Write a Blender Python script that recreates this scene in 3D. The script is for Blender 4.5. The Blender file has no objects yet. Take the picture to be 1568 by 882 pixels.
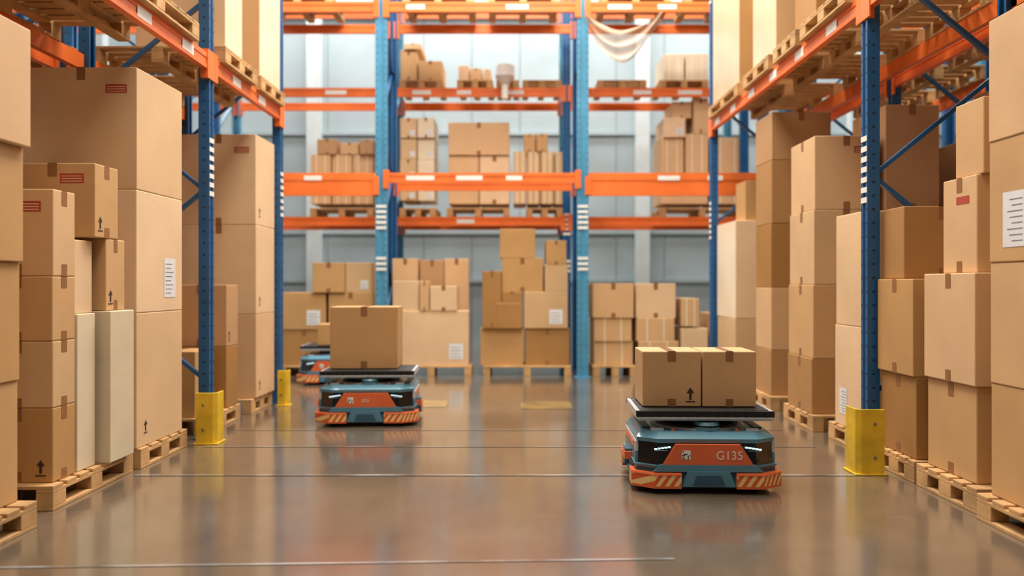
import bpy, math, random
from mathutils import Vector, Matrix
random.seed(7)
sc = bpy.context.scene
F=1250.0; H=1.3; VX=790.0; VY=436.0
# ---------------------------------------------------------------- materials
def srgb(r,g,b):
    f=lambda c:(c/255/12.92) if c/255<=0.04045 else ((c/255+0.055)/1.055)**2.4
    return (f(r),f(g),f(b),1)
def newmat(n):
    m=bpy.data.materials.new(n); m.use_nodes=True
    nt=m.node_tree; b=nt.nodes['Principled BSDF']; return m,nt,b
def simple(n,col,rough=.5,metal=0,var=.12,scale=6,bump=0,coat=0):
    m,nt,b=newmat(n)
    tc=nt.nodes.new('ShaderNodeTexCoord'); no=nt.nodes.new('ShaderNodeTexNoise')
    no.inputs['Scale'].default_value=scale; no.inputs['Detail'].default_value=4
    nt.links.new(tc.outputs['Object'],no.inputs['Vector'])
    r=nt.nodes.new('ShaderNodeValToRGB')
    r.color_ramp.elements[0].position=.3; r.color_ramp.elements[1].position=.7
    r.color_ramp.elements[0].color=tuple(c*(1-var) for c in col[:3])+(1,)
    r.color_ramp.elements[1].color=tuple(min(1,c*(1+var*.6)) for c in col[:3])+(1,)
    nt.links.new(no.outputs['Fac'],r.inputs['Fac']); nt.links.new(r.outputs['Color'],b.inputs['Base Color'])
    b.inputs['Roughness'].default_value=rough; b.inputs['Metallic'].default_value=metal
    if coat: b.inputs['Coat Weight'].default_value=coat
    if bump:
        bn=nt.nodes.new('ShaderNodeBump'); bn.inputs['Strength'].default_value=bump; bn.inputs['Distance'].default_value=.01
        nt.links.new(no.outputs['Fac'],bn.inputs['Height']); nt.links.new(bn.outputs['Normal'],b.inputs['Normal'])
    return m
def cardmat(n,col,rough=.66):
    m,nt,b=newmat(n)
    tc=nt.nodes.new('ShaderNodeTexCoord')
    no=nt.nodes.new('ShaderNodeTexNoise'); no.inputs['Scale'].default_value=2.2; no.inputs['Detail'].default_value=5
    mp=nt.nodes.new('ShaderNodeMapping'); mp.inputs['Scale'].default_value=(1,1,14)
    nf=nt.nodes.new('ShaderNodeTexNoise'); nf.inputs['Scale'].default_value=9; nf.inputs['Detail'].default_value=3
    nt.links.new(tc.outputs['Object'],no.inputs['Vector']); nt.links.new(tc.outputs['Object'],mp.inputs['Vector']); nt.links.new(mp.outputs['Vector'],nf.inputs['Vector'])
    oi=nt.nodes.new('ShaderNodeObjectInfo')
    a=nt.nodes.new('ShaderNodeMath'); a.operation='MULTIPLY_ADD'; a.inputs[1].default_value=.34; a.inputs[2].default_value=.82
    nt.links.new(oi.outputs['Random'],a.inputs[0])
    c=nt.nodes.new('ShaderNodeMath'); c.operation='MULTIPLY_ADD'; c.inputs[1].default_value=.34
    nt.links.new(no.outputs['Fac'],c.inputs[0])
    s=nt.nodes.new('ShaderNodeMath'); s.operation='SUBTRACT'; s.inputs[1].default_value=.20
    nt.links.new(a.outputs[0],s.inputs[0]); nt.links.new(s.outputs[0],c.inputs[2])
    d=nt.nodes.new('ShaderNodeMath'); d.operation='MULTIPLY_ADD'; d.inputs[1].default_value=.08
    nt.links.new(nf.outputs['Fac'],d.inputs[0]); nt.links.new(c.outputs[0],d.inputs[2])
    hs=nt.nodes.new('ShaderNodeHueSaturation'); hs.inputs['Color'].default_value=col
    hm=nt.nodes.new('ShaderNodeMath'); hm.operation='MULTIPLY_ADD'; hm.inputs[1].default_value=-.25; hm.inputs[2].default_value=1.14
    nt.links.new(oi.outputs['Random'],hm.inputs[0]); nt.links.new(hm.outputs[0],hs.inputs['Saturation'])
    nt.links.new(d.outputs[0],hs.inputs['Value']); nt.links.new(hs.outputs['Color'],b.inputs['Base Color'])
    b.inputs['Roughness'].default_value=rough
    bn=nt.nodes.new('ShaderNodeBump'); bn.inputs['Strength'].default_value=.3; bn.inputs['Distance'].default_value=.016
    nt.links.new(no.outputs['Fac'],bn.inputs['Height']); nt.links.new(bn.outputs['Normal'],b.inputs['Normal'])
    return m
CB=[cardmat('cardboard_tan',srgb(202,162,115)),cardmat('cardboard_light',srgb(215,182,142)),cardmat('cardboard_brown',srgb(178,136,90))]
CREAM=cardmat('cardboard_cream',srgb(232,218,192),.4)
WRAP_LIT=cardmat('wrap_lit_side',srgb(226,208,178),.3)  # plastic wrap cream, also paints upper cartons' aisle sides as lit
TAPE=simple('packing_tape',srgb(148,104,66),.3)
SLIT=simple('box_slit',srgb(90,58,34),.8)
LABEL=simple('paper_label',srgb(225,228,232),.5,var=.04)
INK=simple('ink',srgb(62,44,34),.7)
REDL=simple('red_label',srgb(176,66,52),.6)
STRAP=simple('strap',srgb(236,224,198),.4)
BLUE=simple('rack_blue',srgb(30,92,146),.38,var=.18,scale=3)
BLUE_HAZE=simple('rack_blue_hazed',srgb(76,146,182),.4,var=.14,scale=3)  # rack blue for the far racks, lightened to paint in light and haze
HOLE=simple('rack_hole',srgb(8,30,52),.7)
ORANGE=simple('rack_orange',srgb(242,120,52),.4,var=.14,scale=3)
YEL=simple('guard_yellow',srgb(226,188,44),.45,var=.25)
WOOD=simple('pallet_wood',srgb(198,157,106),.75,var=.3,scale=5,bump=.3)
STEEL=simple('steel',srgb(140,145,150),.35,.9)
RB=simple('robot_blue',srgb(84,136,160),.35,var=.05,coat=.3)
RBD=simple('robot_dark_blue',srgb(50,88,110),.4,var=.06)
RO=simple('robot_orange',srgb(222,106,62),.35,var=.06,coat=.3)
RK=simple('robot_black',srgb(20,23,28),.18,var=.1,coat=.5)
RUB=simple('rubber_black',srgb(22,22,25),.5)
RG=simple('robot_grey',srgb(195,200,205),.35,var=.05)
WHITE=simple('white_print',srgb(232,232,228),.5,var=.02)
m,nt,b=newmat('led_light'); b.inputs['Base Color'].default_value=(.6,.85,.95,1); b.inputs['Emission Color'].default_value=(.65,.9,1,1); b.inputs['Emission Strength'].default_value=.9; LED=m
m,nt,b=newmat('hazard_stripes')
tc=nt.nodes.new('ShaderNodeTexCoord'); sx=nt.nodes.new('ShaderNodeSeparateXYZ'); nt.links.new(tc.outputs['Object'],sx.inputs[0])
a1=nt.nodes.new('ShaderNodeMath'); a1.operation='ADD'; nt.links.new(sx.outputs[0],a1.inputs[0]); nt.links.new(sx.outputs[1],a1.inputs[1])
a2=nt.nodes.new('ShaderNodeMath'); a2.operation='MULTIPLY_ADD'; a2.inputs[1].default_value=-.7; nt.links.new(sx.outputs[2],a2.inputs[0]); nt.links.new(a1.outputs[0],a2.inputs[2])
a3=nt.nodes.new('ShaderNodeMath'); a3.operation='MULTIPLY'; a3.inputs[1].default_value=18; nt.links.new(a2.outputs[0],a3.inputs[0])
a4=nt.nodes.new('ShaderNodeMath'); a4.operation='FRACT'; nt.links.new(a3.outputs[0],a4.inputs[0])
a5=nt.nodes.new('ShaderNodeMath'); a5.operation='GREATER_THAN'; a5.inputs[1].default_value=.5; nt.links.new(a4.outputs[0],a5.inputs[0])
mx=nt.nodes.new('ShaderNodeMix'); mx.data_type='RGBA'; mx.inputs['A'].default_value=srgb(222,96,52); mx.inputs['B'].default_value=srgb(244,214,140)
nt.links.new(a5.outputs[0],mx.inputs['Factor']); nt.links.new(mx.outputs['Result'],b.inputs['Base Color']); b.inputs['Roughness'].default_value=.4
HAZ=m
# floor concrete
m,nt,b=newmat('polished_concrete')
tc=nt.nodes.new('ShaderNodeTexCoord')
n1=nt.nodes.new('ShaderNodeTexNoise'); n1.inputs['Scale'].default_value=.55; n1.inputs['Detail'].default_value=7; n1.inputs['Roughness'].default_value=.6
n2=nt.nodes.new('ShaderNodeTexNoise'); n2.inputs['Scale'].default_value=9; n2.inputs['Detail'].default_value=6
nt.links.new(tc.outputs['Object'],n1.inputs['Vector']); nt.links.new(tc.outputs['Object'],n2.inputs['Vector'])
r=nt.nodes.new('ShaderNodeValToRGB'); r.color_ramp.elements[0].position=.32; r.color_ramp.elements[1].position=.68
r.color_ramp.elements[0].color=srgb(92,81,70); r.color_ramp.elements[1].color=srgb(128,115,99)
nt.links.new(n1.outputs['Fac'],r.inputs['Fac'])
r2=nt.nodes.new('ShaderNodeValToRGB'); r2.color_ramp.elements[0].color=(.66,.66,.66,1); r2.color_ramp.elements[1].color=(1.12,1.12,1.12,1)
nt.links.new(n2.outputs['Fac'],r2.inputs['Fac'])
mx=nt.nodes.new('ShaderNodeMix'); mx.data_type='RGBA'; mx.blend_type='MULTIPLY'; mx.inputs['Factor'].default_value=.85
nt.links.new(r.outputs['Color'],mx.inputs['A']); nt.links.new(r2.outputs['Color'],mx.inputs['B']); nt.links.new(mx.outputs['Result'],b.inputs['Base Color'])
mr=nt.nodes.new('ShaderNodeMapRange'); mr.inputs['To Min'].default_value=.10; mr.inputs['To Max'].default_value=.30
nt.links.new(n1.outputs['Fac'],mr.inputs['Value']); nt.links.new(mr.outputs['Result'],b.inputs['Roughness'])
b.inputs['Specular IOR Level'].default_value=.8
b.inputs['Coat Weight'].default_value=.9; b.inputs['Coat Roughness'].default_value=.13
bn=nt.nodes.new('ShaderNodeBump'); bn.inputs['Strength'].default_value=.035; bn.inputs['Distance'].default_value=.02
nt.links.new(n2.outputs['Fac'],bn.inputs['Height']); nt.links.new(bn.outputs['Normal'],b.inputs['Normal'])
FLOOR=m
def linemat(n,c1,c2,lo,hi):
    m,nt,b=newmat(n); tc=nt.nodes.new('ShaderNodeTexCoord'); no=nt.nodes.new('ShaderNodeTexNoise'); no.inputs['Scale'].default_value=3; no.inputs['Detail'].default_value=8
    nt.links.new(tc.outputs['Object'],no.inputs['Vector'])
    r=nt.nodes.new('ShaderNodeValToRGB'); r.color_ramp.elements[0].position=lo; r.color_ramp.elements[1].position=hi
    r.color_ramp.elements[0].color=c1; r.color_ramp.elements[1].color=c2
    nt.links.new(no.outputs['Fac'],r.inputs['Fac']); nt.links.new(r.outputs['Color'],b.inputs['Base Color']); b.inputs['Roughness'].default_value=.2
    b.inputs['Coat Weight'].default_value=.9; b.inputs['Coat Roughness'].default_value=.13; b.inputs['Specular IOR Level'].default_value=.8
    return m
LINEW=linemat('worn_white_paint',srgb(108,98,86),srgb(168,172,174),.36,.64)
LINEF=linemat('faded_white_paint',srgb(106,96,84),srgb(140,138,132),.42,.72)
LINEY=linemat('worn_yellow_paint',srgb(108,98,82),srgb(186,158,88),.34,.66)
WALLM=simple('wall_panel',srgb(160,176,182),.55,var=.14,scale=.8)
WALLT=simple('wall_trim',srgb(194,204,206),.55,var=.06)
CEIL=simple('ceiling_paint',srgb(200,200,196),.8,var=.05)
WALLD=simple('wall_rear_paint',srgb(100,96,90),.8,var=.05)
# ---------------------------------------------------------------- mesh builder
class MB:
    def __init__(s): s.v=[];s.f=[];s.mi=[];s.mats=[];s.M=Matrix.Identity(4)
    def m(s,mat):
        if mat not in s.mats: s.mats.append(mat)
        return s.mats.index(mat)
    def add(s,vs,fs,mat):
        o=len(s.v); s.v+=[tuple(s.M@Vector(p)) for p in vs]; k=s.m(mat)
        for f in fs: s.f.append(tuple(i+o for i in f)); s.mi.append(k)
    def box(s,x0,x1,y0,y1,z0,z1,mat):
        if x0>x1:x0,x1=x1,x0
        if y0>y1:y0,y1=y1,y0
        s.add([(x0,y0,z0),(x1,y0,z0),(x1,y1,z0),(x0,y1,z0),(x0,y0,z1),(x1,y0,z1),(x1,y1,z1),(x0,y1,z1)],
              [(3,2,1,0),(4,5,6,7),(0,1,5,4),(1,2,6,5),(2,3,7,6),(3,0,4,7)],mat)
    def poly(s,pts,mat): s.add(pts,[tuple(range(len(pts)))],mat)
    def prism(s,pts,z0,z1,mat,pts2=None):
        n=len(pts); p2=pts2 or pts
        s.add([(x,y,z0) for x,y in pts]+[(x,y,z1) for x,y in p2],
              [tuple(range(n-1,-1,-1)),tuple(range(n,2*n))]+[(i,(i+1)%n,n+(i+1)%n,n+i) for i in range(n)],mat)
    def cyl(s,c,r,h,mat,axis='z',n=24,r2=None):
        r2=r if r2 is None else r2; vs=[]
        for k,(rr,t) in enumerate(((r,0),(r2,h))):
            for i in range(n):
                a=2*math.pi*i/n; u,w=rr*math.cos(a),rr*math.sin(a)
                vs.append({'z':(c[0]+u,c[1]+w,c[2]+t),'x':(c[0]+t,c[1]+u,c[2]+w),'y':(c[0]+w,c[1]+t,c[2]+u)}[axis])
        s.add(vs,[tuple(range(n-1,-1,-1)),tuple(range(n,2*n))]+[(i,(i+1)%n,n+(i+1)%n,n+i) for i in range(n)],mat)
    def bar(s,p,q,w,t,mat):
        p=Vector(p);q=Vector(q);d=(q-p); L=d.length; rot=d.to_track_quat('Z','Y').to_matrix().to_4x4()
        old=s.M; s.M=old@Matrix.Translation(p)@rot; s.box(-w/2,w/2,-t/2,t/2,0,L,mat); s.M=old
    def obj(s,name,loc=(0,0,0),rz=0,bevel=0,seg=2,smooth=False):
        me=bpy.data.meshes.new(name); me.from_pydata(s.v,[],s.f)
        for mt in s.mats: me.materials.append(mt)
        me.polygons.foreach_set('material_index',s.mi)
        if smooth: me.polygons.foreach_set('use_smooth',[True]*len(s.f))
        me.update(); o=bpy.data.objects.new(name,me); sc.collection.objects.link(o); o.location=loc; o.rotation_euler=(0,0,rz)
        if bevel:
            bm=o.modifiers.new('bevel','BEVEL'); bm.width=bevel; bm.segments=seg; bm.limit_method='ANGLE'; bm.angle_limit=math.radians(40)
        return o
def facequad(mb,b,face,u0,u1,v0,v1,mat,off=.0015):
    x0,x1,y0,y1,z0,z1=b
    if face=='F': mb.poly([(u0,y0-off,v0),(u1,y0-off,v0),(u1,y0-off,v1),(u0,y0-off,v1)],mat)
    elif face=='R': mb.poly([(x1+off,u0,v0),(x1+off,u1,v0),(x1+off,u1,v1),(x1+off,u0,v1)],mat)
    elif face=='L': mb.poly([(x0-off,u1,v0),(x0-off,u0,v0),(x0-off,u0,v1),(x0-off,u1,v1)],mat)
def arrowicon(mb,b,face,u,v,s):
    x0,x1,y0,y1,z0,z1=b
    def P(a,c):
        if face=='F': return (u+a,y0-.002,v+c)
        if face=='R': return (x1+.002,u+a,v+c)
        return (x0-.002,u-a,v+c)
    mb.poly([P(-.09*s,0.12*s),P(.09*s,0.12*s),P(.09*s,.6*s),P(-.09*s,.6*s)],INK)
    mb.poly([P(-.28*s,.6*s),P(.28*s,.6*s),P(0,1.0*s)],INK)
    mb.poly([P(-.34*s,-.06*s),P(.34*s,-.06*s),P(.34*s,.02*s),P(-.34*s,.02*s)],INK)
def carton(mb,x0,x1,y0,y1,z0,z1,mat,faces='F',label=None,tape=True,arrow=False,strap=False,red=False,wrap=None):
    b=(x0,x1,y0,y1,z0,z1); mb.box(x0,x1,y0,y1,z0,z1,mat)
    w=x1-x0; d=y1-y0; h=z1-z0; cx=(x0+x1)/2; cy=(y0+y1)/2; tw=min(.03,w*.07)
    f0=faces[0]
    if wrap: facequad(mb,b,wrap,y0+.003,y1-.003,z0+.003,z1-.003,WRAP_LIT,.001)  # cream sheet over one side
    if tape:
        dr=min(.09,h*.18)
        if f0=='F':
            mb.poly([(cx-tw,y0,z1+.0015),(cx+tw,y0,z1+.0015),(cx+tw,y1,z1+.0015),(cx-tw,y1,z1+.0015)],TAPE)
            mb.poly([(cx-.002,y0,z1+.0022),(cx+.002,y0,z1+.0022),(cx+.002,y1,z1+.0022),(cx-.002,y1,z1+.0022)],SLIT)
        else:
            mb.poly([(x0,cy-tw,z1+.0015),(x1,cy-tw,z1+.0015),(x1,cy+tw,z1+.0015),(x0,cy+tw,z1+.0015)],TAPE)
        for f in faces:
            c=cx if f=='F' else cy
            facequad(mb,b,f,c-tw,c+tw,z1-dr,z1-.001,TAPE); facequad(mb,b,f,c-tw,c+tw,z0+.001,z0+dr*.8,TAPE)
    if strap:
        for k in (.28,.72):
            facequad(mb,b,'F',x0+w*k-.008,x0+w*k+.008,z0,z1,STRAP,.003)
            mb.poly([(x0+w*k-.008,y0,z1+.003),(x0+w*k+.008,y0,z1+.003),(x0+w*k+.008,y1,z1+.003),(x0+w*k-.008,y1,z1+.003)],STRAP)
    for f in ([label] if label else []):
        if f=='F':
            lw=min(.2,w*.3); facequad(mb,b,f,x1-lw*1.4,x1-lw*.4,z0+h*.12,z0+h*.12+lw*1.1,LABEL,.002)
            for i in range(4): facequad(mb,b,f,x1-lw*1.3,x1-lw*(.55+.1*(i%2)),z0+h*.12+lw*(.15+.22*i),z0+h*.12+lw*(.18+.22*i),INK,.003)
        else:
            lw=min(.2,d*.26); u=y0+d*.7
            facequad(mb,b,f,u-lw/2,u+lw/2,z0+h*.12,z0+h*.12+lw*1.5,LABEL,.002)
            for i in range(8): facequad(mb,b,f,u-lw*.38,u+lw*(.1+.1*(i%3)),z0+h*.12+lw*(.15+.16*i),z0+h*.12+lw*(.17+.16*i),INK,.003)
    if arrow:
        f=arrow; s=.09
        if f=='F': arrowicon(mb,b,f,x1-.07 if w>.3 else cx,z0+h*.1,s)
        elif f=='R': arrowicon(mb,b,f,y0+d*.15+.02,z0+h*.1,s)
        else: arrowicon(mb,b,f,y1-d*.15-.02,z0+h*.1,s)
    if red:
        f=red
        if f=='F':
            facequad(mb,b,f,x1-.22,x1-.07,z1-h*.14-.06,z1-h*.14,REDL,.002)
            for i in range(3): facequad(mb,b,f,x1-.21,x1-.08,z1-h*.14-.052+.016*i,z1-h*.14-.046+.016*i,CB[1],.003)
        else:
            u=y0+d*.4; facequad(mb,b,f,u-.07,u+.07,z1-h*.2-.045,z1-h*.2,REDL,.002)
def cbox(x0,x1,y0,y1,z0,z1,mat=None,rot=None,**k):
    mat=mat or random.choice(CB); mb=MB(); w=x1-x0;d=y1-y0;h=z1-z0
    carton(mb,-w/2,w/2,-d/2,d/2,0,h-.001,mat,**k)
    r=random.uniform(-.014,.014) if rot is None else rot
    return mb.obj('cardboard_box',((x0+x1)/2,(y0+y1)/2,z0+.0005),r,bevel=.007)
def pallet(x0,x1,y0,y1,z0=0,name='wooden_pallet'):
    mb=MB(); w=x1-x0; d=y1-y0; X0,X1,Y0,Y1=-w/2,w/2,-d/2,d/2
    for k,u in enumerate((X0,-.05,X1-.1)): mb.box(u,u+.1,Y0,Y1,0,.022,WOOD)
    for u in (X0,-.05,X1-.1):
        for v in (Y0,-.07,Y1-.14): mb.box(u,u+.1,v,v+.14,.022,.1,WOOD)
    for u in (X0,-.05,X1-.1): mb.box(u,u+.1,Y0,Y1,.1,.122,WOOD)
    nb=max(5,int(d/.14)); bw=d/nb*.78
    for i in range(nb):
        v=Y0+(d-bw)*i/(nb-1); mb.box(X0,X1,v,v+bw,.122,.144,WOOD)
    return mb.obj(name,((x0+x1)/2,(y0+y1)/2,z0),random.uniform(-.01,.01),bevel=.003,seg=1)
# ---------------------------------------------------------------- room
def slab(n,x0,x1,y0,y1,z0,z1,mat):
    mb=MB(); mb.box(x0,x1,y0,y1,z0,z1,mat); return mb.obj(n)
slab('floor',-10,10,-6,17,-.1,0,FLOOR)
slab('ceiling',-10,10,-6,17,9,9.1,CEIL)
slab('wall_left',-10.1,-10,-6,17,0,9,WALLM); slab('wall_right',10,10.1,-6,17,0,9,WALLM); slab('wall_rear',-10,10,-6.1,-6,0,9,WALLD)
mb=MB(); mb.box(-10,10,17,17.1,0,9,WALLM)
x=-9.9
while x<9.9:
    mb.box(x,x+.97,16.98,17.0,0,9,WALLM); x+=1.0
mb.obj('wall_far')
mb=MB()
for x in (-8.6,-4.15,2.6,7): mb.box(x-.14,x+.14,16.7,16.96,0,9,WALLT)
for z in (1.35,2.35,4.4,6.8): mb.box(-10,10,16.9,16.97,z,z+.07,WALLM)
mb.obj('trim_1')
def floorline(n,x0,x1,yc,w,mat,tilt=0):
    mb=MB(); mb.poly([(x0,yc-w/2,.0025),(x1,yc-w/2+tilt,.0025),(x1,yc+w/2+tilt,.0025),(x0,yc+w/2,.0025)],mat); mb.obj(n)
floorline('floor_marking',-2.6,2.4,5.57,.05,LINEW); floorline('floor_marking',-2.5,2.4,6.55,.06,LINEF); floorline('floor_marking',-2.5,2.4,7.3,.05,LINEF)
floorline('floor_marking',-2.6,.75,3.74,.025,LINEW,.13)
floorline('floor_marking',-1.25,-.75,8.9,.5,LINEY); floorline('floor_marking',.05,.6,8.8,.55,LINEY)
# ---------------------------------------------------------------- racks
def octa(mb,c,r,ax,mat):
    pts=[]
    for i in range(8):
        a=math.pi/8+i*math.pi/4; u,w=r*math.cos(a),r*math.sin(a)
        pts.append((c[0],c[1]+u,c[2]+w) if ax=='x' else (c[0]+u,c[1],c[2]+w))
    mb.poly(pts,mat)
def post(mb,x,y,z1,face,w=.11,dp=.09,labels=None,mat=None):
    mat=mat or BLUE
    t=.012; old=mb.M
    ang={'y-':0,'x+':math.pi/2,'x-':-math.pi/2,'y+':math.pi}[face]
    mb.M=old@Matrix.Translation((x,y,0))@Matrix.Rotation(ang,4,'Z')
    h=w/2
    pts=[(-h,0),(-h*.45,0),(-h*.3,.014),(h*.3,.014),(h*.45,0),(h,0),(h,dp),(h-.025,dp),(h-.025,dp-t),(h-t,dp-t),(h-t,t),(h*.5,t),(h*.34,.014+t),(-h*.34,.014+t),(-h*.5,t),(-h+t,t),(-h+t,dp-t),(-h+.025,dp-t),(-h+.025,dp),(-h,dp)]
    mb.prism(pts,.01,z1,mat)
    mb.box(-h-.03,h+.03,-.03,dp+.03,0,.01,mat)
    z=.15
    while z<min(z1-.05,5.8):
        octa(mb,(-h*.73,-.0012,z),.009,'y',HOLE); octa(mb,(h*.73,-.0012,z),.009,'y',HOLE)
        octa(mb,(-h-.0012,dp*.5,z),.010,'x',HOLE); octa(mb,(h+.0012,dp*.5,z),.010,'x',HOLE)
        z+=.1
    if labels:
        for (a,n) in labels:
            for i in range(n):
                mb.box(-h*.9,h*.9,-.004,0,a+i*.075,a+i*.075+.04,WHITE)
    mb.M=old
def braces(mb,p,q,z1,mat=None):
    z=.5; k=0; mat=mat or BLUE
    while z<z1-.9:
        a,b=(p,q) if k%2==0 else (q,p)
        mb.bar((a[0],a[1],z),(b[0],b[1],z+.8),.04,.03,mat)
        for c in ((a,z),(b,z+.8)): mb.box(c[0][0]-.03,c[0][0]+.03,c[0][1]-.03,c[0][1]+.03,c[1]-.03,c[1]+.03,mat)
        z+=.8; k+=1
def beamy(mb,x,y0,y1,z,h=.13,t=.05,out=1):
    mb.box(x-t/2,x+t/2,y0,y1,z-h/2,z+h/2,ORANGE)
    mb.box(x+out*t/2,x+out*(t/2+.006),y0,y1,z+h*.18,z+h*.5,ORANGE); mb.box(x+out*t/2,x+out*(t/2+.006),y0,y1,z-h*.5,z-h*.2,ORANGE)
    for yy in (y0,y1-.06): mb.box(x-t/2,x+out*.038,yy,yy+.06,z-.14,z+.1,ORANGE)
def beamx(mb,y,x0,x1,z,h=.13,t=.05):
    mb.box(x0,x1,y-t/2,y+t/2,z-h/2,z+h/2,ORANGE)
    mb.box(x0,x1,y-t/2-.006,y-t/2,z+h*.18,z+h*.5,ORANGE); mb.box(x0,x1,y-t/2-.006,y-t/2,z-h*.5,z-h*.2,ORANGE)
    for xx in (x0-.05,x1-.03): mb.box(xx,xx+.08,y-t/2-.02,y+t/2,z-.15,z+.11,ORANGE)
def siderack(sgn,xf,frames,zb,zt,depth=1.1,lab=True):
    mb=MB(); xr=xf+sgn*depth
    ff='x+' if sgn<0 else 'x-'; fb='x-' if sgn<0 else 'x+'
    for y in frames:
        post(mb,xf,y,zt,ff,labels=[(1.9 if sgn>0 else 2.05,7),(5.,3)] if lab else None); post(mb,xr,y,zt,fb)
        braces(mb,(xf+sgn*.06,y),(xr-sgn*.06,y),zt)
        if lab:
            for z in zb:
                mb.box(xf-sgn*.012,xf+sgn*.05,y-.062,y+.062,z-.14,z+.1,ORANGE)
    for a,b in zip(frames[:-1],frames[1:]):
        for z in zb:
            beamy(mb,xf+sgn*.025,a+.056,b-.056,z,out=-sgn); beamy(mb,xr-sgn*.025,a+.056,b-.056,z,out=sgn)
            y=a+.5
            if lab:
                while y<b-.4:
                    mb.box(xf-sgn*.0075,xf-sgn*.004,y,y+.22,z-.04,z+.04,WHITE); y+=.75
    return mb.obj('pallet_rack')
siderack(-1,-2.58,[-1.9,.9,3.55,6.92,9.0],[3.17,5.6],6.6)
siderack(1,2.56,[-2.2,.6,3.3,6.0,10.75],[3.38,5.6],6.6)
siderack(-1,-3.85,[.9,3.55,6.92,9.0],[3.17,5.6],6.6,lab=False)
siderack(1,3.85,[.6,3.3,6.0,8.4,10.75],[3.38,5.6],6.6,lab=False)
def farrack(yf,xs,levels,zt,depth=1.05,w=.13,thick=None,name='pallet_rack',mf=None,mr_=None):
    mb=MB(); yr=yf+depth
    for i,x in enumerate(xs):
        post(mb,x,yf,zt,'y-',w=w,labels=[(2.08,5),(1.5,3)],mat=mf ); post(mb,x,yr,zt,'y+',w=w,mat=mr_)
        braces(mb,(x,yf+.06),(x,yr-.06),zt,mr_)
    for i,(a,b) in enumerate(zip(xs[:-1],xs[1:])):
        for z in levels:
            hh=.14
            if thick and i!=thick and z<3: hh=.32
            zz=z-(hh-.14)/2
            beamx(mb,yf+.03,a+w/2,b-w/2,zz,h=hh); beamx(mb,yr-.03,a+w/2,b-w/2,z)
            x=a+.35
            while x<b-.4:
                if random.random()<.5: mb.box(x,x+random.uniform(.2,.4),yf-.004,yf-.001,z-.035,z+.03,WHITE)
                x+=.7
    return mb.obj(name)
farrack(11.45,[-7.55,-4.72,-1.89,.94,3.77,6.6],[2.80,5.2],8.0,thick=2,mf=BLUE_HAZE,mr_=BLUE,w=.16)
farrack(12.85,[-7.5,-4.75,-1.98,.8,3.6,6.4],[2.30,4.33,5.9],8.0,depth=1.1,mf=BLUE,mr_=BLUE_HAZE)
# ---------------------------------------------------------------- column guards
def guard(x,y,h=.45,sgn=1,w=.2):
    mb=MB(); t=.015; k=w/2
    mb.box(-k-.015,k+.015,-k-.015,k+.015,0,.012,YEL)
    pts=[(-k+.03,-k),(k,-k),(k,-k+t),(-k+.035,-k+t),(-k+t,-k+.035),(-k+t,k),(-k,k),(-k,-k+.03)]
    if sgn<0: pts=[(-a,b) for a,b in pts][::-1]
    mb.prism(pts,.012,h,YEL)
    for bx,by in ((k*.4,k*.4),(0,k*.7),(k*.7,0)): mb.cyl((bx*sgn,by,.012),.012,.012,STEEL,n=8)
    for zz in (.12,h-.1):
        mb.cyl((k*.3*sgn,-k-.006,zz),.012,.008,STEEL,axis='y',n=10)
    return mb.obj('rack_column_guard',(x,y,0),bevel=.004)
guard(-2.52,6.72,sgn=-1,h=.42,w=.17); guard(2.42,5.66,sgn=1,h=.45,w=.19); guard(-2.50,8.80,sgn=-1,w=.11,h=.38); guard(2.44,10.5,sgn=1,w=.15)
# ---------------------------------------------------------------- LEFT stock
PZ=.144
pallet(-3.75,-2.57,3.25,4.38); pallet(-3.78,-2.66,4.68,5.68); pallet(-3.7,-2.64,5.74,6.56); pallet(-3.7,-2.68,7.03,7.95); pallet(-3.7,-2.66,8.2,8.92)
T,Lt,Br=CB
zs=[PZ,.79,1.42,2.03,2.66]
for i in range(4): cbox(-3.3,[-2.66,-2.65,-2.63,-2.59][i],3.55,4.36,zs[i],zs[i+1],T,faces='R',rot=0)
zs=[PZ,.58,.97,1.35,1.86]
for i in range(4): cbox(-3.12,-2.70,4.76,5.0,zs[i],zs[i+1],[T,Lt,T,T][i],faces='FR',arrow='F' if i==0 else False,red='F' if i==3 else False)
cbox(-3.0,-2.62,5.28,5.6,PZ,1.13,CREAM,tape=False)
cbox(-3.05,-2.70,5.03,5.24,PZ,1.12,CREAM,tape=False); cbox(-3.05,-2.72,5.03,5.24,1.12,1.58,Lt)
cbox(-3.0,-2.66,5.30,5.55,1.13,1.60,T,faces='FR',arrow='R')
cbox(-3.2,-2.66,5.16,5.46,1.60,2.07,T,faces='FR',red='F',arrow='R')
zs=[PZ,1.10,1.97,2.83]
for i in range(3): cbox(-3.45,-2.66,5.74,6.5,zs[i],zs[i+1],Lt,faces='F',label='R' if i==1 else None,arrow='R' if i==0 else False,red='F' if i==2 else False)
cbox(-3.25,-2.78,7.08,7.5,PZ,.72,T,faces='FR',arrow='R')
for a,b_ in ((PZ,.85),(.85,1.5),(1.5,2.15),(2.15,2.8)): cbox(-3.65,-3.27,7.05,7.5,a,b_,T,faces='F')
cbox(-3.2,-2.70,7.62,7.93,PZ,.72,Br,faces='F'); cbox(-3.2,-2.70,7.62,7.93,.72,1.3,Br,faces='F',arrow='R')
zs=[PZ,1.0,1.91,2.83]
for i in range(3): cbox(-3.4,-2.64,8.3,8.92,zs[i],zs[i+1],Lt if i else T,faces='F',red='F' if i==2 else False,arrow='R')
UL=3.235
for k,(a,b_) in enumerate(((1.1,2.2),(2.3,3.3),(3.8,4.9),(5.1,6.5),(7.1,7.95),(8.1,8.9))):
    pallet(-3.72,-2.52,a,b_,UL)
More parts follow.
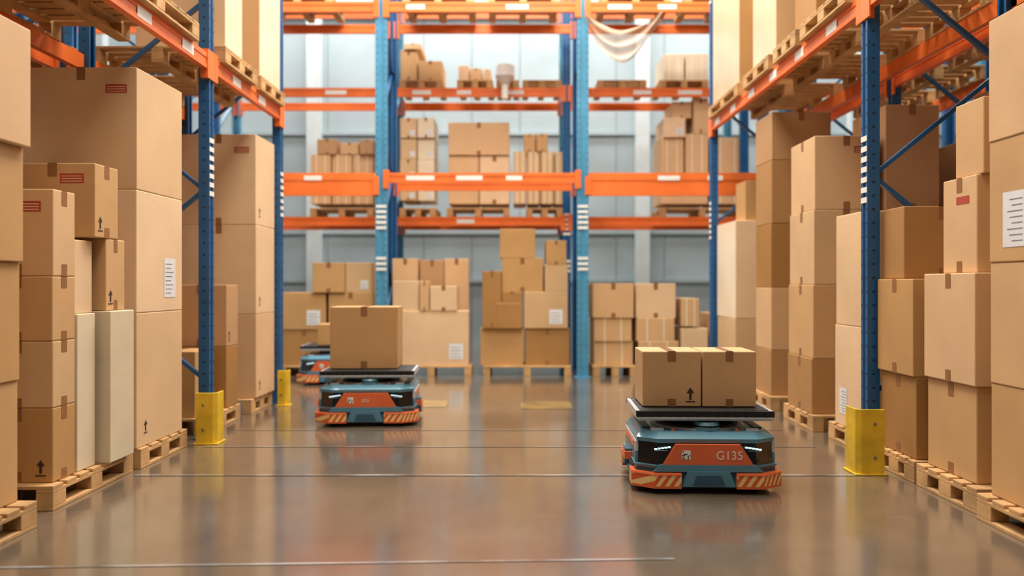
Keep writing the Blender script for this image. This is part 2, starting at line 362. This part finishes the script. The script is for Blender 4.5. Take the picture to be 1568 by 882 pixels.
cbox(-3.4,-2.56,8.15,8.85,UL+.144,UL+1.6,T,faces='F',wrap='R'); cbox(-3.4,-2.6,7.3,7.75,UL+.144,UL+1.3,Lt,faces='F',wrap='R')  # fronts stay brown as if shaded, aisle sides painted lit cream
cbox(-3.6,-2.7,5.4,6.3,UL+.144,UL+1.1,T); cbox(-3.6,-2.7,2.4,3.2,UL+.144,UL+1.1,T)  # out-of-view cartons added up here to block overhead light
for a in (1.1,2.4,4.0,5.6,7.1,8.0): pallet(-4.95,-3.87,a,a+.95,UL)
# ---------------------------------------------------------------- RIGHT stock
pallet(2.56,3.7,3.4,4.54); pallet(2.60,3.7,4.62,5.3); pallet(2.60,3.7,5.34,5.92) ; pallet(2.66,3.7,6.13,6.95); pallet(2.62,3.7,7.2,8.0); pallet(2.62,3.7,8.4,9.15); pallet(2.6,3.7,9.6,10.66)
zs=[PZ,.76,1.42,2.08,2.75]
for i in range(4): cbox(2.62-.005*i,3.35,3.75,4.5,zs[i],zs[i+1],T,faces='F',label='L' if i==2 else None,rot=0)
cbox(2.66,3.3,4.72,5.27,PZ,.71,T,faces='FL',rot=.01); cbox(2.64,3.3,4.70,5.28,.71,1.37,T,faces='FL')
cbox(2.7,3.25,4.78,5.16,1.37,1.95,T,faces='FL',red='L'); cbox(2.72,3.2,4.75,5.05,1.95,2.4,T,faces='F')
cbox(2.64,3.25,5.38,5.9,PZ,.69,Br,faces='FL'); cbox(2.62,3.25,5.38,5.92,.69,1.34,T,faces='FL')
cbox(2.66,3.2,5.6,5.9,1.34,1.84,Br,faces='F')
cbox(2.68,3.3,6.3,6.85,PZ,.97,Lt,faces='F',label='L'); cbox(2.68,3.3,6.28,6.83,.97,1.87,Lt,faces='F')
zs=[PZ,1.0,1.95,2.9]
for i in range(3): cbox(3.28,3.76,7.25,7.95,zs[i],zs[i+1],Br,faces='F')
zs=[PZ,.64,1.3,1.97,2.63]
for i in range(4): cbox(2.64+.01*i,3.24,7.28,7.93,zs[i],zs[i+1],[Br,T,Lt,T][i],faces='FL',red='F' if i==3 else False)
zs=[PZ,.62,1.27,1.94,2.6,3.1]
for i in range(5): cbox(2.66,3.28,8.5,9.05,zs[i],zs[i+1],Br if i!=1 else T,faces='F',arrow='F' if i==4 else False)
cbox(2.62,3.3,9.75,10.6,PZ,.9,Lt,faces='F',label='F'); cbox(2.62,3.3,9.75,10.6,.9,2.07,Lt,faces='F',wrap='L'); cbox(2.75,3.2,9.8,10.2,2.07,2.55,T)
UR=3.445
for a,b_ in ((.8,1.8),(1.9,3.1),(3.5,4.6),(4.7,5.85),(6.2,7.2),(7.3,7.95),(8.1,9.0),(9.25,10.6)): pallet(2.5,3.7,a,b_,UR)
cbox(2.54,3.3,9.3,10.5,UR+.144,UR+1.7,T,faces='F',wrap='L'); cbox(2.6,3.35,8.15,8.95,UR+.144,UR+1.3,Lt,faces='F',wrap='L'); cbox(2.7,3.4,7.35,7.9,UR+.144,UR+1.2,Br)
cbox(2.6,3.5,3.6,4.5,UR+.144,UR+1.1,T)  # unseen carton, added to block light from above
for a in (.8,2.2,3.5,4.8,6.2,7.3,8.5,9.6): pallet(3.87,4.95,a,a+.95,UR)
def load(boxes,name='stack_of_cardboard_boxes'):
    mb=MB()
    for bx in boxes:
        k=bx[7] if len(bx)>7 else {}
        carton(mb,*bx[:6],bx[6],**k)
    return mb.obj(name,bevel=.006,seg=1)
for sgn in (-1,1):
    for (a,h) in ((1.5,2.4),(3.5,2.7),(4.7,1.9),(6.3,2.95),(7.3,2.6),(8.6,2.2),(9.6,2.6)):
        if sgn<0 and a>8: continue
        xa,xb=(3.98,4.85) if sgn>0 else (-4.85,-3.98)
        pallet(xa-.02,xb+.02,a,a+.9)
        n=3; bs=[]
        for i in range(n):
            z0=PZ+(h-PZ)*i/n; z1=PZ+(h-PZ)*(i+1)/n
            bs.append((xa+.02*i,xb,a+.03,a+.87,z0,z1,Br,dict(faces='F')))
        load(bs)
# ---------------------------------------------------------------- FAR stock
def farload(lst,y,dep,zbase,pal,name='stack_of_cardboard_boxes'):
    s=y/F; bs=[]
    for t in lst:
        x0,x1,ya,yb=t[:4]; mat=t[4] if len(t)>4 else random.choice(CB); k=dict(t[5]) if len(t)>5 else {}
        k.setdefault('tape',random.random()<.5)
        off=random.uniform(0,.06)
        bs.append(((x0-VX)*s+.003,(x1-VX)*s-.003,y+off,y+dep-off,max(zbase+.145,H-(yb-VY)*s),H-(ya-VY)*s,mat,k))
    load(bs)
    for a,b_ in pal: pallet((a-VX)*s,(b_-VX)*s,y-.02,y+dep,zbase)
SS=dict(strap=True,tape=False)
y=11.62
farload([(428,500,505,565,Br),(428,498,448,505,T,dict(label='F')),(502,570,448,565,T),(478,528,402,448,T),(528,568,402,448,Lt,dict(label='F'))],y,.75,0,[(428,565)])
farload([(598,718,476,565,Lt,dict(label='F')),(600,641,430,476,Lt),(642,657,430,476,T),(658,700,438,476,Lt)],y,.4,0,[(598,722)])
farload([(600,640,396,565,T),(642,680,398,565,Br),(680,718,396,565,T)],y+.5,.3,0,[])
farload([(735,802,503,565,T),(804,873,503,565,Br),(802,870,447,503,Lt,dict(label='F')),(760,800,464,503,Br),(738,768,415,503,Br),(768,832,395,447,T),(768,800,447,464,Br),(834,870,405,447,Lt),(836,868,368,405,T),(765,820,350,395,T)],y,.75,0,[(740,875)])
farload([(908,971,434,487,T,dict(tape=True)),(974,1036,434,487,Lt),(910,968,487,523,T,SS),(910,970,523,565,T,SS),(975,1034,487,523,T,SS),(978,1040,523,565,T,SS),(1044,1072,457,500,T,SS),(1044,1085,503,565,Lt),(1088,1130,480,565,T)],y,.75,0,[(908,975),(980,1095)])
y=12.95
farload([(612+27*i,638+27*i,180+32*j,211+32*j,CREAM if i else Lt,dict(label='F')) for i in range(2) for j in range(4)],y,.8,2.37,[(612,668)])
farload([(686,733,238,312,T),(734,780,238,312,Lt),(686,780,187,237,T)],y,.8,2.37,[(684,780)])
farload([(765+21*i,785+21*i,232,312,Lt,SS) for i in range(1,5)]+[(802,820,205,232,T),(821,839,205,232,T)],y,.8,2.37,[(806,862)])
farload([(475+32*i,506+32*i,236+0*j,312,T,SS) for i in range(3) for j in range(1)]+[(485,515,213,236,Br),(520,548,218,236,T),(550,572,214,236,Br)],y,.8,2.37,[(475,572)])
farload([(1012,1048,210,265,T,SS),(1050,1085,205,265,T,SS),(1012,1085,266,312,T),(1016,1050,180,210,Lt,dict(label='F')),(1030,1060,155,180,T),(1062,1085,150,205,T),(1090,1140,210,312,T,SS)],y,.8,2.37,[(1010,1140)])
farload([(612,638,75,124,T),(640,677,92,124,T),(618,645,66,75,Lt)],y,.8,4.4,[(612,678)])
farload([(702,718,100,124,Lt),(719,738,104,124,T),(740,752,106,124,Lt)],y,.8,4.4,[(700,755)])
farload([(768,788,100,124,Lt)],y,.8,4.4,[(760,795),(800,860)])
farload([(1016,1048,82,124,CREAM,SS),(1050,1085,82,124,CREAM,SS)],y,.8,4.4,[(1010,1085),(915,990)])
for a in (-3.6,-1.6,-.4,1.2,2.4):
    pallet(a,a+1.0,11.55,12.4,5.27)
load([(-1.5,-.9,11.6,12.3,5.42,5.8,T),(-.3,.4,11.6,12.3,5.42,5.9,Lt),(1.4,2.0,11.6,12.3,5.42,5.8,Lt),(-3.4,-2.8,11.6,12.3,5.42,5.9,T)])
# hanging torn stretch film
m,nt,b=newmat('stretch_film'); b.inputs['Base Color'].default_value=srgb(200,168,140); b.inputs['Roughness'].default_value=.4; b.inputs['Alpha'].default_value=.62; FILM=m
mb=MB(); n=48; mrow=14; vs=[]; fs=[]
s=11.35/F
for i in range(n+1):
    t=i/n; x=(896+116*t-VX)*s; top=5.12-.28*math.sin(math.pi*t)**.8
    wid=.12+.34*math.sin(math.pi*min(1,t*.9+.08))**1.3
    for j in range(mrow+1):
        q=j/mrow
        vs.append((x+.03*math.sin(9*q+4*t)*q,11.33+.03*math.sin(16*q+5*t)+.012*math.sin(18*t),top-wid*q+.02*math.sin(13*t+q*3)*q))
for i in range(n):
    for j in range(mrow):
        a=i*(mrow+1)+j; fs.append((a,a+1,a+mrow+2,a+mrow+1))
mb.add(vs,fs,FILM); o=mb.obj('hanging_plastic_film',smooth=True)
mb=MB(); s=12.6/F; cx=(773-VX)*s
mb.cyl((cx,12.6,H-(152-VY)*s),.05,.22,WHITE); mb.cyl((cx,12.6,H-(130-VY)*s),.05,.12,WHITE,r2=.15); mb.cyl((cx,12.6,H-(118-VY)*s),.15,.18,WHITE,r2=.13)
mb.box(cx-.04,cx+.04,12.6,12.83,4.27,4.36,WHITE); mb.obj('loudspeaker',bevel=.008)
# ---------------------------------------------------------------- ROBOTS
def cham(hw,hd,cx,cy): return [(-hw+cx,-hd),(hw-cx,-hd),(hw,-hd+cy),(hw,hd-cy),(hw-cx,hd),(-hw+cx,hd),(-hw,hd-cy),(-hw,-hd+cy)]
def robot(x,yfront,rz=0,txt='G135',ts=.08):
    mb=MB(); hw=.455; hd=.42
    for wx in (-.33,.29):
        for wy in (-.25,.25): mb.cyl((wx,wy,.05),.05,.04,RUB,axis='x')
    mb.prism(cham(hw-.04,hd-.04,.1,.08),.025,.06,RUB)
    mb.prism(cham(hw-.01,hd-.01,.13,.08),.045,.15,RBD,cham(hw-.02,hd-.02,.13,.08))
    mb.prism(cham(hw-.02,hd-.02,.13,.08),.15,.172,RB,cham(hw-.005,hd-.01,.13,.08))
    mb.prism(cham(hw-.03,hd-.03,.12,.08),.172,.31,RK,cham(hw-.035,hd-.045,.12,.08))
    mb.prism(cham(hw-.025,hd-.035,.12,.08),.31,.335,RB,cham(hw-.02,hd-.03,.12,.08))
    mb.prism(cham(hw-.02,hd-.03,.12,.08),.335,.372,RB,cham(hw-.055,hd-.09,.1,.08))
    for sg in (-1,1):
        xa=sg*(hw-.034)
        mb.box(xa,xa+sg*.02,-.30,.30,.175,.235,RB); mb.box(xa,xa+sg*.018,-.30,.30,.24,.305,RG); mb.box(xa+sg*.018,xa+sg*.022,-.22,.22,.25,.29,RO)
        for wy in (-.2,.2): mb.box(sg*(hw-.01),sg*(hw+.012),wy-.1,wy+.1,.07,.12,RBD)
        mb.box(sg*(hw-.02),sg*(hw+.035),-.12,.04,.15,.2,RO); mb.box(sg*(hw-.02),sg*(hw+.03),-.1,.02,.2,.215,RBD)
    for fs_ in (-1,1):
        old=mb.M
        if fs_>0: mb.M=Matrix.Rotation(math.pi,4,'Z')
        for sg in (-1,1):
            o=[(.17,-hd-.02),(.335,-hd-.02),(hw+.015,-hd+.075),(hw+.015,-hd+.2),(hw-.03,-hd+.2),(hw-.03,-hd+.09),(.32,-hd+.03),(.17,-hd+.03)]
            p=[(sg*a,c) for a,c in o]
            if sg<0: p=p[::-1]
            mb.prism(p,.05,.118,HAZ)
            q=[(sg*a*1.004,c-.004) for a,c in o]
            if sg<0:q=q[::-1]
            mb.prism(q,.118,.130,RO,p); mb.prism(p,.035,.05,RO)
        P=lambda x_,z_,e=0:(x_,-hd-.012-e,z_)
        mb.add([P(-.165,.045),P(.165,.045),P(.13,.14),P(-.13,.14),(-.165,-hd+.02,.045),(.165,-hd+.02,.045),(.13,-hd+.02,.14),(-.13,-hd+.02,.14)],[(0,1,2,3),(7,6,5,4),(0,4,5,1),(3,2,6,7),(0,3,7,4),(1,5,6,2)],RB)
        mb.add([P(-.10,.055,.004),P(.10,.055,.004),P(.075,.115,.004),P(-.075,.115,.004)],[(0,1,2,3)],RBD)
        yy=-hd+.018
        tr=[(-.28,.178),(.28,.178),(.20,.305),(-.20,.305)]
        mb.add([(a,yy-.012,c) for a,c in tr]+[(a,yy+.05,c) for a,c in tr],[(0,1,2,3),(7,6,5,4),(0,4,5,1),(3,2,6,7),(0,3,7,4),(1,5,6,2)],RO)
        tr=[(-.34,.135),(.34,.135),(.30,.178),(-.30,.178)]
        mb.add([(a,yy-.016,c) for a,c in tr]+[(a,yy+.05,c) for a,c in tr],[(0,1,2,3),(7,6,5,4),(0,4,5,1),(3,2,6,7),(0,3,7,4),(1,5,6,2)],RB)
        mb.box(-.165,-.11,yy-.0145,yy-.012,.213,.268,WHITE)
        rr=random.Random(3)
        for i in range(6):
            for j in range(6):
                if rr.random()<.4: mb.box(-.162+.008*i,-.162+.008*i+.008,yy-.0155,yy-.0145,.2165+.008*j,.2245+.008*j,INK)
        for sg in (-1,1):
            for k in range(5):
                xa=sg*(.24+.021*k); mb.box(xa-.0085,xa+.0085,yy+.001,yy+.012,.280-.003*k,.289-.003*k,LED)
            mb.box(sg*.25,sg*.33,yy+.006,yy+.012,.262,.264,RG)
        mb.M=old
    mb.cyl((0,.0,.370),.30,.012,RG,n=48); mb.cyl((0,.0,.382),.27,.012,RUB,n=48); mb.cyl((0,.02,.39),.2,.03,RK,n=40)
    mb.cyl((.02,-.25,.372),.085,.022,RB,n=32); mb.cyl((.02,-.25,.394),.07,.012,RK,n=32); mb.cyl((.02,-.25,.406),.082,.02,RB,n=32,r2=.07)
    for sg in (-1,1):
        mb.box(sg*.30-.04,sg*.30+.04,-.3,-.26,.370,.385,RG); mb.cyl((sg*.2,-.3,.370),.012,.014,RO,n=12)
        mb.box(sg*.36-.025,sg*.36+.025,-.2,.25,.370,.38,RBD)
    mb.box(-.22,.22,-.12,.16,.39,.44,RK)
    T0=-.32; T1=.30
    mb.prism([(-.42,T0+.02),(.42,T0+.02),(.42,T1-.02),(-.42,T1-.02)],.435,.45,RG,[(-.435,T0),(.435,T0),(.435,T1),(-.435,T1)])
    mb.box(-.435,.435,T0,T1,.45,.46,RG)
    for yy in (T0,T1-.035): mb.box(-.435,.435,yy,yy+.035,.46,.497,RUB)
    for xx in (-.435,.41): mb.box(xx,xx+.025,T0+.035,T1-.035,.46,.497,RG)
    for i in range(9):
        yy=T0+.08+i*(T1-T0-.16)/8; mb.cyl((-.41,yy,.48),.022,.82,RUB,axis='x',n=14)
    for i in range(14): mb.box(-.41+i*.06,-.41+i*.06+.012,T0-.003,T0+.001,.463,.494,RK)
    o=mb.obj('warehouse_robot',(x,yfront+.42,0),rz,bevel=.006)
    tcv=bpy.data.curves.new('number_marking','FONT'); tcv.body=txt; tcv.size=ts; tcv.extrude=.001; tcv.align_x='CENTER'
    t=bpy.data.objects.new('number_marking',tcv); sc.collection.objects.link(t); tcv.materials.append(WHITE)
    t.parent=o; t.location=(.13 if ts>.06 else .0,-.42+.018-.0135,.24-ts*.36); t.rotation_euler=(math.pi/2,0,0)
    return o
robot(1.21,5.07,rz=-.03,ts=.075)
cbox(.83,1.212,5.33,5.72,.503,.865,T,rot=-.02,faces='F',arrow='F'); cbox(1.222,1.57,5.32,5.70,.503,.865,T,rot=-.02,faces='F')
robot(-1.395,7.47,rz=.04,txt='G21',ts=.04)
cbox(-1.77,-1.13,7.74,8.20,.503,1.09,T,rot=.04,faces='F')
robot(-2.40,10.58,rz=.04,txt='G07',ts=.04)
cbox(-2.62,-2.1,10.75,11.1,.503,.78,T,rot=.04,faces='F')
# ---------------------------------------------------------------- lights
def area(loc,sx,sy,p,col,rot=(0,0,0)):
    l=bpy.data.lights.new('overhead_light','AREA'); l.shape='RECTANGLE'; l.size=sx; l.size_y=sy; l.energy=p; l.color=col
    o=bpy.data.objects.new('overhead_light',l); sc.collection.objects.link(o); o.location=loc; o.rotation_euler=rot
WARM=(1,.91,.77); NEU=(1,.97,.91)
area((0,-2.5,8.6),3.0,2.5,60,WARM)
area((0,2.5,8.6),2.4,3,270,WARM)
area((0,7,8.6),2.2,3.4,560,WARM)
area((0,10.3,8.6),9,1.2,900,NEU)
area((0,15.6,8.6),15,1.5,1050,NEU)  # added area light that brightens the far wall
for sx_ in (-7,7): area((sx_,5,8.6),3,9,300,WARM)
w=bpy.data.worlds.new('world'); sc.world=w; w.use_nodes=True; w.node_tree.nodes['Background'].inputs[0].default_value=(.9,.93,1,1); w.node_tree.nodes['Background'].inputs[1].default_value=.3
# ---------------------------------------------------------------- camera
cd=bpy.data.cameras.new('camera'); cd.sensor_width=36; cd.lens=36*F/1568; cd.shift_x=-6/1568; cd.shift_y=-5/1568
cd.dof.use_dof=True; cd.dof.focus_distance=5.3; cd.dof.aperture_fstop=.8
cam=bpy.data.objects.new('camera',cd); sc.collection.objects.link(cam); cam.location=(0,0,H); cam.rotation_euler=(math.pi/2,0,0); sc.camera=cam
sc.view_settings.view_transform='Standard'
sc.view_settings.exposure=0.05
